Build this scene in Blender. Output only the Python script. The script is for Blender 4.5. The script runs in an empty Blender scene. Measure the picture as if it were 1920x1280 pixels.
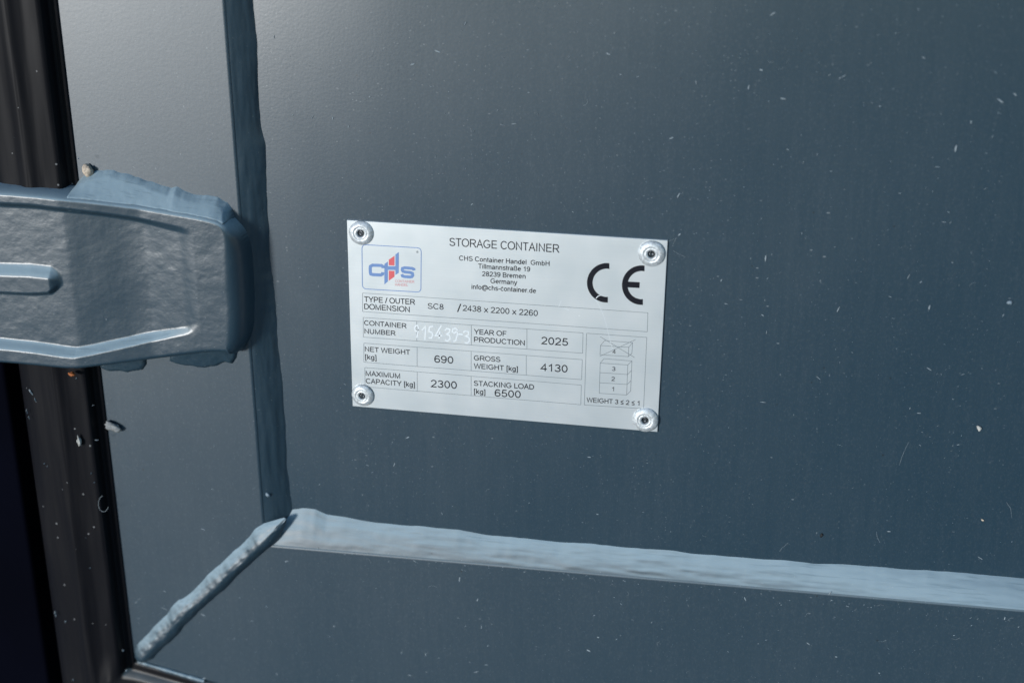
import bpy, bmesh, math, random
import numpy as np
from mathutils import Vector, Matrix

scene = bpy.context.scene
COL = scene.collection
R = math.radians

# ------------------------------------------------------------------ camera
F_PX = 2666.67                       # 50 mm lens on a 36 mm sensor, photo 1920 px wide
CAM_P, CAM_Y, CAM_R = R(-21.12), R(10.21), R(-0.26)
CAM_LOC = Vector((0.1, -0.5354, 0.204))
CAM_ROT = (Matrix.Rotation(CAM_Y, 3, 'Z') @ Matrix.Rotation(R(90), 3, 'X')
           @ Matrix.Rotation(CAM_P, 3, 'X') @ Matrix.Rotation(CAM_R, 3, 'Z'))
cd = bpy.data.cameras.new('camera')
cam = bpy.data.objects.new('camera', cd)
COL.objects.link(cam)
cam.matrix_world = Matrix.Translation(CAM_LOC) @ CAM_ROT.to_4x4()
cd.lens = 50
cd.sensor_width = 36
cd.clip_start = 0.01
cd.clip_end = 500
cd.dof.use_dof = True
cd.dof.focus_distance = 0.585
cd.dof.aperture_fstop = 6.3
scene.camera = cam

# ------------------------------------------------------------------ light
SUN_EL, SUN_AZ = 5.0, 32.0          # degrees; azimuth measured to the left of the door's outward normal
world = bpy.data.worlds.new('World')
scene.world = world
world.use_nodes = True
wn = world.node_tree
wn.nodes.clear()
wo = wn.nodes.new('ShaderNodeOutputWorld')
wb = wn.nodes.new('ShaderNodeBackground')
ws = wn.nodes.new('ShaderNodeTexSky')
ws.sky_type = 'NISHITA'
ws.sun_disc = False
ws.sun_elevation = R(SUN_EL)
ws.sun_rotation = R(180 + SUN_AZ)
ws.dust_density = 0.0
ws.air_density = 1.0
ws.ozone_density = 3.0
wb.inputs['Strength'].default_value = 0.13
wn.links.new(ws.outputs[0], wb.inputs['Color'])
wn.links.new(wb.outputs[0], wo.inputs[0])

sl = bpy.data.lights.new('sun', 'SUN')
sl.energy = 1.5
sl.angle = R(10)
sl.color = (1.0, 0.99, 0.98)
sun = bpy.data.objects.new('sun', sl)
COL.objects.link(sun)
sdir = Vector((-math.sin(R(SUN_AZ)) * math.cos(R(SUN_EL)), -math.cos(R(SUN_AZ)) * math.cos(R(SUN_EL)), math.sin(R(SUN_EL))))
sun.rotation_euler = sdir.to_track_quat('Z', 'Y').to_euler()

scene.view_settings.view_transform = 'Standard'
scene.view_settings.look = 'None'
scene.view_settings.exposure = 1.1
scene.view_settings.gamma = 1.0
scene.view_settings.use_curve_mapping = False

# ------------------------------------------------------------------ helpers
rng = np.random.default_rng(7)
random.seed(7)


def at(px, py, y=0.0):
    """photo pixel -> world point on the upright plane at depth y"""
    d = CAM_ROT @ Vector(((px - 960) / F_PX, -(py - 640) / F_PX, -1))
    return CAM_LOC + d * ((y - CAM_LOC.y) / d.y)


def link(name, me, mat=None, parent=None):
    o = bpy.data.objects.new(name, me)
    COL.objects.link(o)
    if mat is not None:
        me.materials.append(mat)
    if parent is not None:
        o.parent = parent
    return o


def mesh_from(verts, faces, smooth=False):
    me = bpy.data.meshes.new('mesh')
    me.from_pydata([tuple(map(float, v)) for v in verts], [], faces)
    me.update()
    if smooth:
        me.polygons.foreach_set('use_smooth', [True] * len(me.polygons))
    return me


def thing(name, label, cat, loc=(0, 0, 0), rot=(0, 0, 0), group=None):
    o = bpy.data.objects.new(name, None)
    o.empty_display_size = 0.02
    COL.objects.link(o)
    o.location = loc
    o.rotation_euler = rot
    tag(o, label, cat, group)
    return o


def tag(o, label, cat, group=None):
    o['label'] = label
    o['category'] = cat
    if group:
        o['group'] = group


_tabs = {}


def vnoise(x, y, seed=0):
    """smooth 2-D value noise in -1..1, one cell per unit"""
    if seed not in _tabs:
        _tabs[seed] = np.random.default_rng(1000 + seed).uniform(-1, 1, (128, 128))
    t = _tabs[seed]
    x = np.asarray(x, float)
    y = np.asarray(y, float)
    xi = np.floor(x).astype(int)
    yi = np.floor(y).astype(int)
    fx = x - xi
    fy = y - yi
    fx = fx * fx * fx * (fx * (fx * 6 - 15) + 10)
    fy = fy * fy * fy * (fy * (fy * 6 - 15) + 10)
    a = t[xi % 128, yi % 128]
    b = t[(xi + 1) % 128, yi % 128]
    c = t[xi % 128, (yi + 1) % 128]
    d = t[(xi + 1) % 128, (yi + 1) % 128]
    return (a * (1 - fx) + b * fx) * (1 - fy) + (c * (1 - fx) + d * fx) * fy


def fbm(x, y, seed=0, octs=4, gain=0.5):
    s = 0
    a = 1
    for k in range(octs):
        s = s + a * vnoise(x * 2 ** k, y * 2 ** k, seed + k)
        a *= gain
    return s


def sstep(a, b, x):
    t = np.clip((x - a) / (b - a), 0, 1)
    return t * t * (3 - 2 * t)


def poly_field(poly, X, Z):
    """signed distance (inside positive) to polygon, and index/param of nearest segment"""
    P = np.array(poly, float)
    n = len(P)
    best = np.full(X.shape, 1e9)
    seg = np.zeros(X.shape, int)
    par = np.zeros(X.shape)
    inside = np.zeros(X.shape, bool)
    for i in range(n):
        a = P[i]
        b = P[(i + 1) % n]
        d = b - a
        L = d @ d
        t = np.clip(((X - a[0]) * d[0] + (Z - a[1]) * d[1]) / L, 0, 1)
        dist = np.hypot(X - a[0] - t * d[0], Z - a[1] - t * d[1])
        m = dist < best
        best = np.where(m, dist, best)
        seg = np.where(m, i, seg)
        par = np.where(m, t, par)
        cond = (a[1] > Z) != (b[1] > Z)
        with np.errstate(divide='ignore', invalid='ignore'):
            xi = (b[0] - a[0]) * (Z - a[1]) / (b[1] - a[1]) + a[0]
        inside ^= cond & (X < xi)
    return np.where(inside, best, -best), seg, par


def height_mesh(X, Z, H, base_y, keep):
    """sheet whose front surface stands H in front of the plane y=base_y (towards -Y)"""
    nz, nx = X.shape
    kc = keep[:-1, :-1] | keep[1:, :-1] | keep[:-1, 1:] | keep[1:, 1:]
    used = np.zeros_like(keep)
    used[:-1, :-1] |= kc
    used[1:, :-1] |= kc
    used[:-1, 1:] |= kc
    used[1:, 1:] |= kc
    idx = -np.ones(X.shape, int)
    idx[used] = np.arange(used.sum())
    V = np.stack([X[used], base_y - H[used], Z[used]], 1)
    j, i = np.nonzero(kc)
    Fc = np.stack([idx[j, i], idx[j, i + 1], idx[j + 1, i + 1], idx[j + 1, i]], 1)
    return mesh_from(V.tolist(), Fc.tolist(), True)


# ------------------------------------------------------------------ materials
class NT:
    def __init__(self, name):
        self.m = bpy.data.materials.new(name)
        self.m.use_nodes = True
        self.t = self.m.node_tree
        self.b = self.t.nodes['Principled BSDF']
        self.co = self.n('ShaderNodeTexCoord').outputs['Object']

    def n(self, k, **kw):
        nd = self.t.nodes.new(k)
        for a, v in kw.items():
            setattr(nd, a, v)
        return nd

    def l(self, a, b):
        self.t.links.new(a, b)

    def scale(self, sx, sy, sz, off=(0, 0, 0)):
        mp = self.n('ShaderNodeMapping')
        mp.inputs['Scale'].default_value = (sx, sy, sz)
        mp.inputs['Location'].default_value = off
        self.l(self.co, mp.inputs['Vector'])
        return mp.outputs[0]

    def noise(self, vec, scale=1.0, detail=4, rough=0.5):
        nd = self.n('ShaderNodeTexNoise')
        nd.inputs['Scale'].default_value = scale
        nd.inputs['Detail'].default_value = detail
        nd.inputs['Roughness'].default_value = rough
        self.l(vec, nd.inputs['Vector'])
        return nd.outputs['Fac']

    def ramp(self, v, a, b, lo=0.0, hi=1.0, smooth=False):
        nd = self.n('ShaderNodeMapRange')
        if smooth:
            nd.interpolation_type = 'SMOOTHSTEP'
        nd.inputs['From Min'].default_value = a
        nd.inputs['From Max'].default_value = b
        nd.inputs['To Min'].default_value = lo
        nd.inputs['To Max'].default_value = hi
        self.l(v, nd.inputs['Value'])
        return nd.outputs[0]

    def math(self, op, a, b=None, clamp=False):
        nd = self.n('ShaderNodeMath', operation=op, use_clamp=clamp)
        for k, v in enumerate((a, b)):
            if v is None:
                continue
            if isinstance(v, (int, float)):
                nd.inputs[k].default_value = v
            else:
                self.l(v, nd.inputs[k])
        return nd.outputs[0]

    def mix(self, fac, a, b):
        nd = self.n('ShaderNodeMix', data_type='RGBA')
        if isinstance(fac, (int, float)):
            nd.inputs['Factor'].default_value = fac
        else:
            self.l(fac, nd.inputs['Factor'])
        for k, v in (('A', a), ('B', b)):
            s = [i for i in nd.inputs if i.name == k and i.type == 'RGBA'][0]
            if isinstance(v, tuple):
                s.default_value = (*v, 1)
            else:
                self.l(v, s)
        return [o for o in nd.outputs if o.type == 'RGBA'][0]

    def specks(self, scale, size, share, seed=0.0, stretch=(1, 1, 1)):
        """small round specks scattered in cells: 1 on a speck"""
        v = self.n('ShaderNodeTexVoronoi')
        v.inputs['Scale'].default_value = 1.0
        self.l(self.scale(scale * stretch[0], scale * stretch[1], scale * stretch[2], (seed, seed * 1.7, seed * 2.3)), v.inputs['Vector'])
        sx = self.n('ShaderNodeSeparateColor')
        self.l(v.outputs['Color'], sx.inputs[0])
        sz = self.ramp(sx.outputs[1], 0, 1, size * 0.35, size)
        hit = self.math('LESS_THAN', v.outputs['Distance'], sz)
        ok = self.math('LESS_THAN', sx.outputs[0], share)
        return self.math('MULTIPLY', hit, ok)

    def bump(self, height, strength, dist):
        nd = self.n('ShaderNodeBump')
        nd.inputs['Strength'].default_value = strength
        nd.inputs['Distance'].default_value = dist
        self.l(height, nd.inputs['Height'])
        self.l(nd.outputs[0], self.b.inputs['Normal'])


def paint_material(name, base, rough, spec, dust_skylight, cast=0.0, speck=1.0):
    n = NT(name)
    b = n.b
    # settled grime, streaked downwards by rain
    streak = n.noise(n.scale(420, 420, 30), 1.0, 5, 0.65)
    cloud = n.noise(n.scale(14, 14, 10), 1.0, 3)
    grime = n.math('MULTIPLY', n.ramp(streak, 0.35, 0.8), n.ramp(cloud, 0.25, 0.75, 0.35, 1.0))
    fine = n.noise(n.scale(1500, 1500, 900), 1.0, 3, 0.7)
    col = n.mix(n.math('MULTIPLY', grime, 0.055), base, (0.22, 0.24, 0.25))
    col = n.mix(n.math('MULTIPLY', n.ramp(fine, 0.52, 0.78), 0.10 * speck), col, (0.3, 0.32, 0.33))
    # dust plus painted-in sky light on surfaces that face upwards
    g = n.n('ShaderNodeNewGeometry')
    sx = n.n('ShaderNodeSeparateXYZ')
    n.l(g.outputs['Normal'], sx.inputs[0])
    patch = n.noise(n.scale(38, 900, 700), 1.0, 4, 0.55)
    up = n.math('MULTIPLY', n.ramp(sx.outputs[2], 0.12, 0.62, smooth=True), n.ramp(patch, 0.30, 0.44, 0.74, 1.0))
    col = n.mix(n.math('MULTIPLY', up, dust_skylight), col, (0.30, 0.395, 0.445))
    # tiny specks of dust stuck to the paint
    s1 = n.specks(330, 0.13, 0.10 * speck, 3.1, (0.6, 1, 1.3))
    s2 = n.specks(900, 0.19, 0.13 * speck, 9.4, (0.75, 1, 1.15))
    s3 = n.specks(480, 0.15, 0.05 * speck, 5.9, (1.3, 1, 0.6))
    s1 = n.math('MULTIPLY', n.math('MAXIMUM', s1, s3), n.ramp(cloud, 0.40, 0.62, 0.25, 1.0))
    sp = n.math('MAXIMUM', n.math('MULTIPLY', s1, 0.26), n.math('MULTIPLY', s2, 0.20))
    col = n.mix(sp, col, (0.50, 0.54, 0.56))
    dk = n.specks(230, 0.12, 0.06 * speck, 21.3)
    col = n.mix(n.math('MULTIPLY', dk, 0.7), col, (0.012, 0.014, 0.016))
    n.l(col, b.inputs['Base Color'])
    r = n.math('ADD', n.ramp(cloud, 0.3, 0.7, rough - 0.02, rough + 0.02), n.math('MULTIPLY', n.math('MAXIMUM', up, sp), 0.2))
    n.l(r, b.inputs['Roughness'])
    b.inputs['Specular IOR Level'].default_value = spec
    peel = n.noise(n.scale(900, 900, 900), 1.0, 2)
    if cast:
        lump = n.noise(n.scale(330, 330, 420), 1.0, 5, 0.6)
        h = n.math('ADD', n.math('MULTIPLY', lump, cast), n.math('MULTIPLY', peel, 0.12))
        n.bump(h, 0.085, 0.0012)
    else:
        h = n.math('ADD', n.math('MULTIPLY', peel, 0.5), n.math('ADD', n.math('MULTIPLY', sp, 0.6), n.math('MULTIPLY', streak, 0.25)))
        n.bump(h, 0.08, 0.0004)
    return n.m


PAINT = (0.016, 0.040, 0.060)
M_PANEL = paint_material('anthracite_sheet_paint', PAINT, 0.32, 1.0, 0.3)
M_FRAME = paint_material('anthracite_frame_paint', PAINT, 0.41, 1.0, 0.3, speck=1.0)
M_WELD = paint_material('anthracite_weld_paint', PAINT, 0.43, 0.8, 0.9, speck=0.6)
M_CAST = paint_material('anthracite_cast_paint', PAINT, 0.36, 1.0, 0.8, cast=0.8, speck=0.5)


def rubber_material():
    n = NT('black_rubber')
    b = n.b
    streak = n.noise(n.scale(500, 500, 24), 1.0, 5, 0.6)
    cloud = n.noise(n.scale(40, 40, 18), 1.0, 4)
    d = n.math('MULTIPLY', n.ramp(streak, 0.4, 0.8), n.ramp(cloud, 0.35, 0.7))
    col = n.mix(n.math('MULTIPLY', d, 0.045), (0.006, 0.006, 0.008), (0.15, 0.13, 0.11))
    sp = n.specks(330, 0.16, 0.12, 5.2)
    col = n.mix(n.math('MULTIPLY', sp, 0.35), col, (0.5, 0.5, 0.5))
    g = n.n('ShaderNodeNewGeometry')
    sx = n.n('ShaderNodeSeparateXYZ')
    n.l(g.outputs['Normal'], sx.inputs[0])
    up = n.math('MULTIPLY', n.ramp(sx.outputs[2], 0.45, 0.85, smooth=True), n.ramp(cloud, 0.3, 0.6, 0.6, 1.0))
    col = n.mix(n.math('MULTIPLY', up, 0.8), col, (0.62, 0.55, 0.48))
    n.l(col, b.inputs['Base Color'])
    n.l(n.ramp(d, 0, 1, 0.44, 0.6), b.inputs['Roughness'])
    b.inputs['Specular IOR Level'].default_value = 0.13
    n.bump(n.math('ADD', streak, n.math('MULTIPLY', sp, 0.5)), 0.05, 0.0006)
    return n.m


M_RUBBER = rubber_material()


def simple(name, col, rough=0.6, metal=0.0, spec=0.5, var=0.0, scale=300):
    n = NT(name)
    b = n.b
    b.inputs['Roughness'].default_value = rough
    b.inputs['Metallic'].default_value = metal
    b.inputs['Specular IOR Level'].default_value = spec
    k = n.noise(n.scale(scale, scale, scale), 1.0, 4)
    lo = tuple(c * (1 - var) for c in col)
    n.l(n.mix(n.ramp(k, 0.3, 0.7), lo, col), b.inputs['Base Color'])
    return n.m


M_POST = simple('shadow_toned_post_paint', (0.0014, 0.0018, 0.0055), 0.85, spec=0.03, var=0.3, scale=20)  # deep shadow of the gap is mixed into the post colour
M_INK = simple('black_print', (0.007, 0.008, 0.014), 0.5, spec=0.2, var=0.2)
M_LINE = simple('grey_line_print', (0.16, 0.19, 0.21), 0.45, var=0.15)
M_BLUE = simple('faded_blue_print', (0.16, 0.27, 0.52), 0.45, var=0.1)
M_RED = simple('faded_red_print', (0.72, 0.12, 0.13), 0.45, var=0.1)
M_PINK = simple('pale_red_print', (0.70, 0.30, 0.31), 0.45, var=0.1)
M_SCRATCH = simple('bright_scratched_metal', (0.79, 0.83, 0.85), 0.5, metal=0.2, var=0.1, scale=900)
M_MANDREL = simple('dark_steel_mandrel', (0.10, 0.11, 0.12), 0.35, metal=0.9, var=0.4, scale=900)
M_DUST = simple('pale_dust', (0.32, 0.37, 0.40), 0.9, var=0.3, scale=200)
M_DARKBIT = simple('dark_grit', (0.012, 0.013, 0.015), 0.7, var=0.3)
M_GROUND = simple('concrete_yard', (0.24, 0.25, 0.25), 0.9, var=0.25, scale=6)


def plate_material():
    n = NT('satin_aluminium')
    b = n.b
    brush = n.noise(n.scale(30, 2000, 1600), 1.0, 3, 0.6)
    blot = n.noise(n.scale(60, 60, 60), 1.0, 4)
    col = n.mix(n.ramp(blot, 0.35, 0.7), (0.66, 0.705, 0.72), (0.70, 0.73, 0.74))
    col = n.mix(n.math('MULTIPLY', n.ramp(brush, 0.4, 0.7), 0.10), col, (0.52, 0.58, 0.61))
    dk = n.specks(160, 0.05, 0.14, 2.2)
    col = n.mix(n.math('MULTIPLY', dk, 0.8), col, (0.10, 0.11, 0.12))
    lt = n.specks(300, 0.13, 0.05, 7.7)
    col = n.mix(n.math('MULTIPLY', lt, 0.5), col, (0.92, 0.95, 0.96))
    n.l(col, b.inputs['Base Color'])
    b.inputs['Metallic'].default_value = 0.6
    n.l(n.ramp(blot, 0.3, 0.7, 0.38, 0.42), b.inputs['Roughness'])
    n.bump(brush, 0.06, 0.0002)
    return n.m


M_PLATE = plate_material()


def rivet_material():
    n = NT('scuffed_aluminium_rivet')
    b = n.b
    k = n.noise(n.scale(700, 700, 700), 1.0, 5, 0.7)
    n.l(n.mix(n.ramp(k, 0.38, 0.60), (0.42, 0.44, 0.45), (0.76, 0.79, 0.80)), b.inputs['Base Color'])
    b.inputs['Metallic'].default_value = 0.45
    n.l(n.ramp(k, 0.35, 0.65, 0.55, 0.44), b.inputs['Roughness'])
    n.bump(k, 0.35, 0.0005)
    return n.m


M_RIVET = rivet_material()

# ------------------------------------------------------------------ setting
g = mesh_from([(-30, -30, -1.25), (30, -30, -1.25), (30, 12, -1.25), (-30, 12, -1.25)], [(0, 1, 2, 3)])
ground = link('ground', g, M_GROUND)
ground['kind'] = 'structure'

# ------------------------------------------------------------------ the door
D = 0.0058                # how far the door frame stands in front of the panel
YP = 0.0008              # panel surface
YF = YP - D              # frame surface
door = thing('container_door', 'dark grey steel container door with painted welds, cast hinge and rubber seal', 'door', (0, 0.02, -0.16))
OFF = Vector(door.location)


def door_part(name, me, mat, parent=None):
    o = link(name, me, mat)
    if parent is None:
        o.parent = door
        o.matrix_parent_inverse = Matrix.Translation(-OFF)
    else:
        o.parent = parent
    return o


xe = 0.5 * (at(418.5, 0, YF).x + at(498.8, 964, YF).x)        # inner edge of the upright frame bar
ze = 0.5 * (at(510, 1012, YF).z + at(1920, 1150, YF).z)       # top edge of the bottom frame bar
xg = 0.5 * (at(102, 0, YF).x + at(254, 1207, YF).x)           # where the rubber seal begins
BIG = 0.36

def bulge(x):
    """the welded sheet falls back slightly towards its edges"""
    x = np.asarray(x, float)
    return 0.36 * np.clip(-0.036 - x, 0, None) ** 2 + 0.25 * np.clip(x - 0.066, 0, 0.16) ** 2


# panel: thin sheet, very slightly uneven as welded sheet is
nx, nz = 90, 90
xs = np.linspace(xe - 0.004, BIG, nx)
zs = np.linspace(ze - 0.004, BIG, nz)
X, Z = np.meshgrid(xs, zs)
Y = YP + bulge(X) + 0.00018 * fbm(X / 0.11, Z / 0.14, 40, 2) * sstep(0, 0.03, X - xe) * sstep(0, 0.03, Z - ze)
idx = np.arange(nx * nz).reshape(nz, nx)
V = np.stack([X.ravel(), Y.ravel(), Z.ravel()], 1).tolist()
Fc = np.stack([idx[:-1, :-1], idx[:-1, 1:], idx[1:, 1:], idx[1:, :-1]], -1).reshape(-1, 4).tolist()
nv = len(V)
back = [(xe - 0.004, YP + 0.012, ze - 0.004), (BIG, YP + 0.012, ze - 0.004), (BIG, YP + 0.012, BIG), (xe - 0.004, YP + 0.012, BIG)]
V += back
Fc.append([nv + 3, nv + 2, nv + 1, nv])
panel = door_part('door_panel', mesh_from(V, Fc, True), M_PANEL)


def prism(poly, y0, y1, bev=0.0015):
    bm = bmesh.new()
    f = [bm.verts.new((p[0], y0, p[1])) for p in poly]
    k = [bm.verts.new((p[0], y1, p[1])) for p in poly]
    n = len(poly)
    fr = bm.faces.new(f)
    bm.faces.new(k[::-1])
    for i in range(n):
        bm.faces.new((f[i], k[i], k[(i + 1) % n], f[(i + 1) % n]))
    bmesh.ops.recalc_face_normals(bm, faces=bm.faces)
    if bev:
        bmesh.ops.bevel(bm, geom=[e for e in bm.edges if all(v.co.y < y0 + 1e-6 for v in e.verts)], offset=bev, segments=7, profile=0.5, affect='EDGES')
    me = bpy.data.meshes.new('mesh')
    bm.to_mesh(me)
    bm.free()
    return me


pc = at(256, 1239, YF)                                  # outer corner of the frame
pb = at(380, 1275, YF)
bs = (pb.z - pc.z) / (pb.x - pc.x)                      # bottom edge of the frame, as it runs off to the right
upright = [(xg - 0.006, pc.z - 0.004), (pc.x - 0.0002, pc.z + 0.0005), (xe, ze), (xe, BIG), (xg - 0.006, BIG)]
door_part('frame_bar', prism(upright, YF, 0.03), M_FRAME)
bx = 0.14
bottom = [(pc.x + 0.0002, pc.z), (bx, pc.z + bs * (bx - pc.x)), (BIG, pc.z + bs * (bx - pc.x)), (BIG, ze), (xe + 0.0002, ze - 0.0002)]
door_part('frame_bar', prism(bottom, YF, 0.03), M_FRAME)


# ---- weld fillets in the corner between panel and frame
def fillet(p_edge, p_toe, s, along, seed, bulge):
    """p_edge(s), p_toe(s): arrays of points on the frame edge and on the panel"""
    nt = 22
    t = np.linspace(0, 1, nt)
    A = p_edge[:, None, :]
    B = p_toe[:, None, :]
    S = s[:, None]
    T = t[None, :]
    P = A * (1 - T[..., None]) + B * T[..., None]
    dome = bulge * 4 * T * (1 - T) * (1 + 0.22 * vnoise(S / 0.014, T * 0 + 1.5, seed))
    ripple = 0.00014 * fbm(S / 0.016, T * 5.0, seed + 3, 3) + 0.00004 * vnoise(S / 0.0035, T * 3, seed + 7)
    h = dome + ripple * sstep(0, 0.12, T) * sstep(0, 0.15, 1 - T)
    nrm = np.array(along, float)
    P = P + h[..., None] * nrm
    n1 = len(s)
    idx = np.arange(n1 * nt).reshape(n1, nt)
    Fq = np.stack([idx[:-1, :-1], idx[1:, :-1], idx[1:, 1:], idx[:-1, 1:]], -1).reshape(-1, 4)
    return P.reshape(-1, 3), Fq


def toe_curve(pts, axis):
    """list of photo points on the panel -> function giving the other coordinate"""
    W = np.array([tuple(at(px, py, YP)) for px, py in pts])
    if axis == 'z':
        o = np.argsort(W[:, 2])
        return lambda z: np.interp(z, W[o, 2], W[o, 0])
    o = np.argsort(W[:, 0])
    return lambda x: np.interp(x, W[o, 0], W[o, 2])


# upright fillet
s = np.linspace(ze - 0.001, BIG, 420)
tz = toe_curve([(471, -200), (471, 0), (474, 30), (479, 70), (482, 130), (485, 210), (488, 240), (494, 275), (498, 320), (499, 370),
                (502, 430), (506, 500), (512, 560), (519, 640), (524, 700), (530, 780), (536, 850), (542, 930), (548, 980)], 'z')
edge = np.stack([np.full_like(s, xe - 0.0002), np.full_like(s, YF + 0.0006), s], 1)
wob = 0.0005 * fbm(s / 0.012, s * 0 + 2.2, 60, 3)
toe = np.stack([tz(s) + wob, YP + bulge(tz(s)) - 0.0001, s], 1)
Vf, Ff = fillet(edge, toe, s, (0.5, -0.87, 0), 61, 0.0006)
me = mesh_from(Vf.tolist(), Ff.tolist(), True)
door_part('weld_seam', me, M_WELD)['label'] = 'upright painted weld bead, dark'

# level fillet
s = np.linspace(xe - 0.001, BIG, 560)
tx = toe_curve([(508, 968), (530, 962), (548, 957), (565, 954), (590, 956), (612, 966), (640, 970), (700, 978), (760, 984), (800, 988),
                (860, 993), (905, 1001), (960, 1006), (1040, 1014), (1150, 1022), (1250, 1032), (1350, 1040), (1480, 1052), (1600, 1063),
                (1740, 1075), (1800, 1083), (1920, 1095), (2200, 1120)], 'x')
wob = 0.0004 * fbm(s / 0.012, s * 0 + 5.2, 70, 3)
edge = np.stack([s, np.full_like(s, YF + 0.00032), np.full_like(s, ze - 0.00042)], 1)
toe = np.stack([s, YP + bulge(s) - 0.0001, tx(s) + wob], 1)
Vf, Ff = fillet(edge, toe, s, (0, -0.8, 0.6), 71, 0.0005)
me = mesh_from(Vf.tolist(), Ff[:, ::-1].tolist(), True)
door_part('weld_seam', me, M_WELD)['label'] = 'level painted weld bead, pale with dust and sky light put into its colour'

# mitre bead lying on the frame corner
a = at(534, 971, YF)
b = at(258, 1232, YF)
n1, n2 = 240, 25
ss = np.linspace(0, 1, n1)
ax = np.array([b.x - a.x, b.z - a.z])
Ltot = np.hypot(*ax)
ax /= Ltot
nr = np.array([-ax[1], ax[0]])
if nr[0] > 0:
    nr = -nr                                            # points to the upper left
V = []
for i, q in enumerate(ss):
    taper = (0.12 + 0.88 * math.sin(min(1, q / 0.14) * 1.5708)) if q < 0.5 else (min(1, (1 - q) / 0.05) ** 0.5 * 0.5 + 0.5)
    hw = (0.0050 + 0.0006 * float(fbm(q * 9, 0.5, 80, 3))) * taper
    mid = 0.0012 * float(fbm(q * 4.5, 4.5, 84, 2)) + 0.0009 * math.sin(q * 3.1)
    hh = (0.0040 + 0.0004 * float(fbm(q * 12, 8.5, 88, 3))) * taper
    for j in range(n2):
        t_ = j / (n2 - 1)
        u = mid + hw * (1 - 2 * t_)
        env = math.sin(1.5708 * t_ / 0.60) ** 0.9 if t_ < 0.60 else max(0.0, math.cos(1.5708 * (t_ - 0.60) / 0.40)) ** 0.8
        h = hh * env + (0.00013 * float(fbm(q * 26, j * 0.30, 90, 3)) + 0.00005 * float(vnoise(q * 70, j * 0.5, 97))) * min(1, env * 2)
        V.append((a.x + ax[0] * Ltot * q + nr[0] * u, YF + 0.0003 - h, a.z + ax[1] * Ltot * q + nr[1] * u))
Fq = []
for i in range(n1 - 1):
    for j in range(n2 - 1):
        k = i * n2 + j
        Fq.append((k, k + 1, k + n2 + 1, k + n2))
Fq.append(tuple(range(n2)))
Fq.append(tuple(range((n1 - 1) * n2, n1 * n2))[::-1])
bm = bmesh.new()
me = mesh_from(V, Fq, True)
bm.from_mesh(me)
bmesh.ops.recalc_face_normals(bm, faces=bm.faces)
bm.to_mesh(me)
bm.free()
door_part('weld_seam', me, M_WELD)['label'] = 'slanting weld bead across the frame corner'

# painted lip along the foot of the frame
a, b = at(259, 1240, YF), at(384, 1277, YF)
V, Fq = [], []
for i in range(90):
    q = i / 89
    rr = 0.0011 * (0.55 + 0.45 * math.sin(math.pi * min(1, q / 0.15) / 2)) * (1 + 0.25 * float(fbm(q * 8, 2.5, 150, 2)))
    for j in range(13):
        th = math.pi * (j / 12 * 1.3 - 0.3)
        V.append((a.x + (b.x - a.x) * q, YF - rr * math.sin(th) * 0.9 - 0.0002, a.z + (b.z - a.z) * q + rr * math.cos(th)))
for i in range(89):
    for j in range(12):
        k = i * 13 + j
        Fq.append((k, k + 13, k + 14, k + 1))
me = mesh_from(V, Fq, True)
bm = bmesh.new()
bm.from_mesh(me)
bmesh.ops.recalc_face_normals(bm, faces=bm.faces)
bm.to_mesh(me)
bm.free()
door_part('paint_lip', me, M_WELD)

# ---- rubber seal: one extruded profile that runs down the frame and turns the corner
prof = [(0.0, -0.002), (0.0, 0.0045), (0.0004, 0.0062), (0.0014, 0.0069), (0.005, 0.0071), (0.009, 0.0074), (0.0115, 0.0080),
        (0.0140, 0.0089), (0.0158, 0.0092), (0.0175, 0.0089), (0.0200, 0.0080), (0.0230, 0.0074), (0.0265, 0.0070),
        (0.0300, 0.0063), (0.0330, 0.0052), (0.0355, 0.0036), (0.0378, 0.0010), (0.0392, -0.003), (0.0395, -0.012)]
prof = [(0.0, -0.002), (0.0, 0.0005), (0.0003, 0.0008), (0.0034, 0.0009)] + [(0.0038 + 0.9 * c, h) for c, h in prof[1:]]
pr = []
for (c0, h0), (c1, h1) in zip(prof[:-1], prof[1:]):
    for k in range(3):
        pr.append((c0 + (c1 - c0) * k / 3, h0 + (h1 - h0) * k / 3))
pr.append(prof[-1])
ang_b = math.atan2(bs, 1)                              # direction of the lower run
corner = Vector((xg, 0, pc.z - 0.0006))
path = []                                              # (point on the inner edge, offset direction, nearness to the mitre)
n_a = np.array([-1.0, 0.0])
n_b = np.array([math.sin(ang_b), -math.cos(ang_b)])
bis = n_a + n_b
bis = bis / (bis @ n_a)                                # mitred offset
cpt = np.array([xg, corner.z])
dr = np.array([math.cos(ang_b), math.sin(ang_b)])
for z in np.linspace(BIG, corner.z + 0.012, 150):
    path.append((np.array([xg, z]), n_a, 0.0))
for k in range(1, 12):
    t_ = k / 12
    path.append((np.array([xg, corner.z + 0.012 * (1 - t_)]), n_a * (1 - t_ ** 3) + bis * t_ ** 3, t_ ** 3))
path.append((cpt, bis, 1.0))
for k in range(1, 12):
    t_ = 1 - k / 12
    path.append((cpt + dr * 0.012 * (1 - t_), n_b * (1 - t_ ** 3) + bis * t_ ** 3, t_ ** 3))
for q in np.linspace(0.012, 0.2, 40):
    path.append((cpt + dr * q, n_b, 0.0))
V = []
for i, (p, nn, bl) in enumerate(path):
    for j, (c, h) in enumerate(pr):
        hh = h + 0.00025 * float(fbm(i * 0.06, j * 0.15, 95, 3)) * (h > 0.004)
        hh += 0.0030 * bl * math.exp(-((c - 0.0095) / 0.0045) ** 2)
        w = p + nn * c
        V.append((w[0], YF - hh, w[1]))
m = len(pr)
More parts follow.
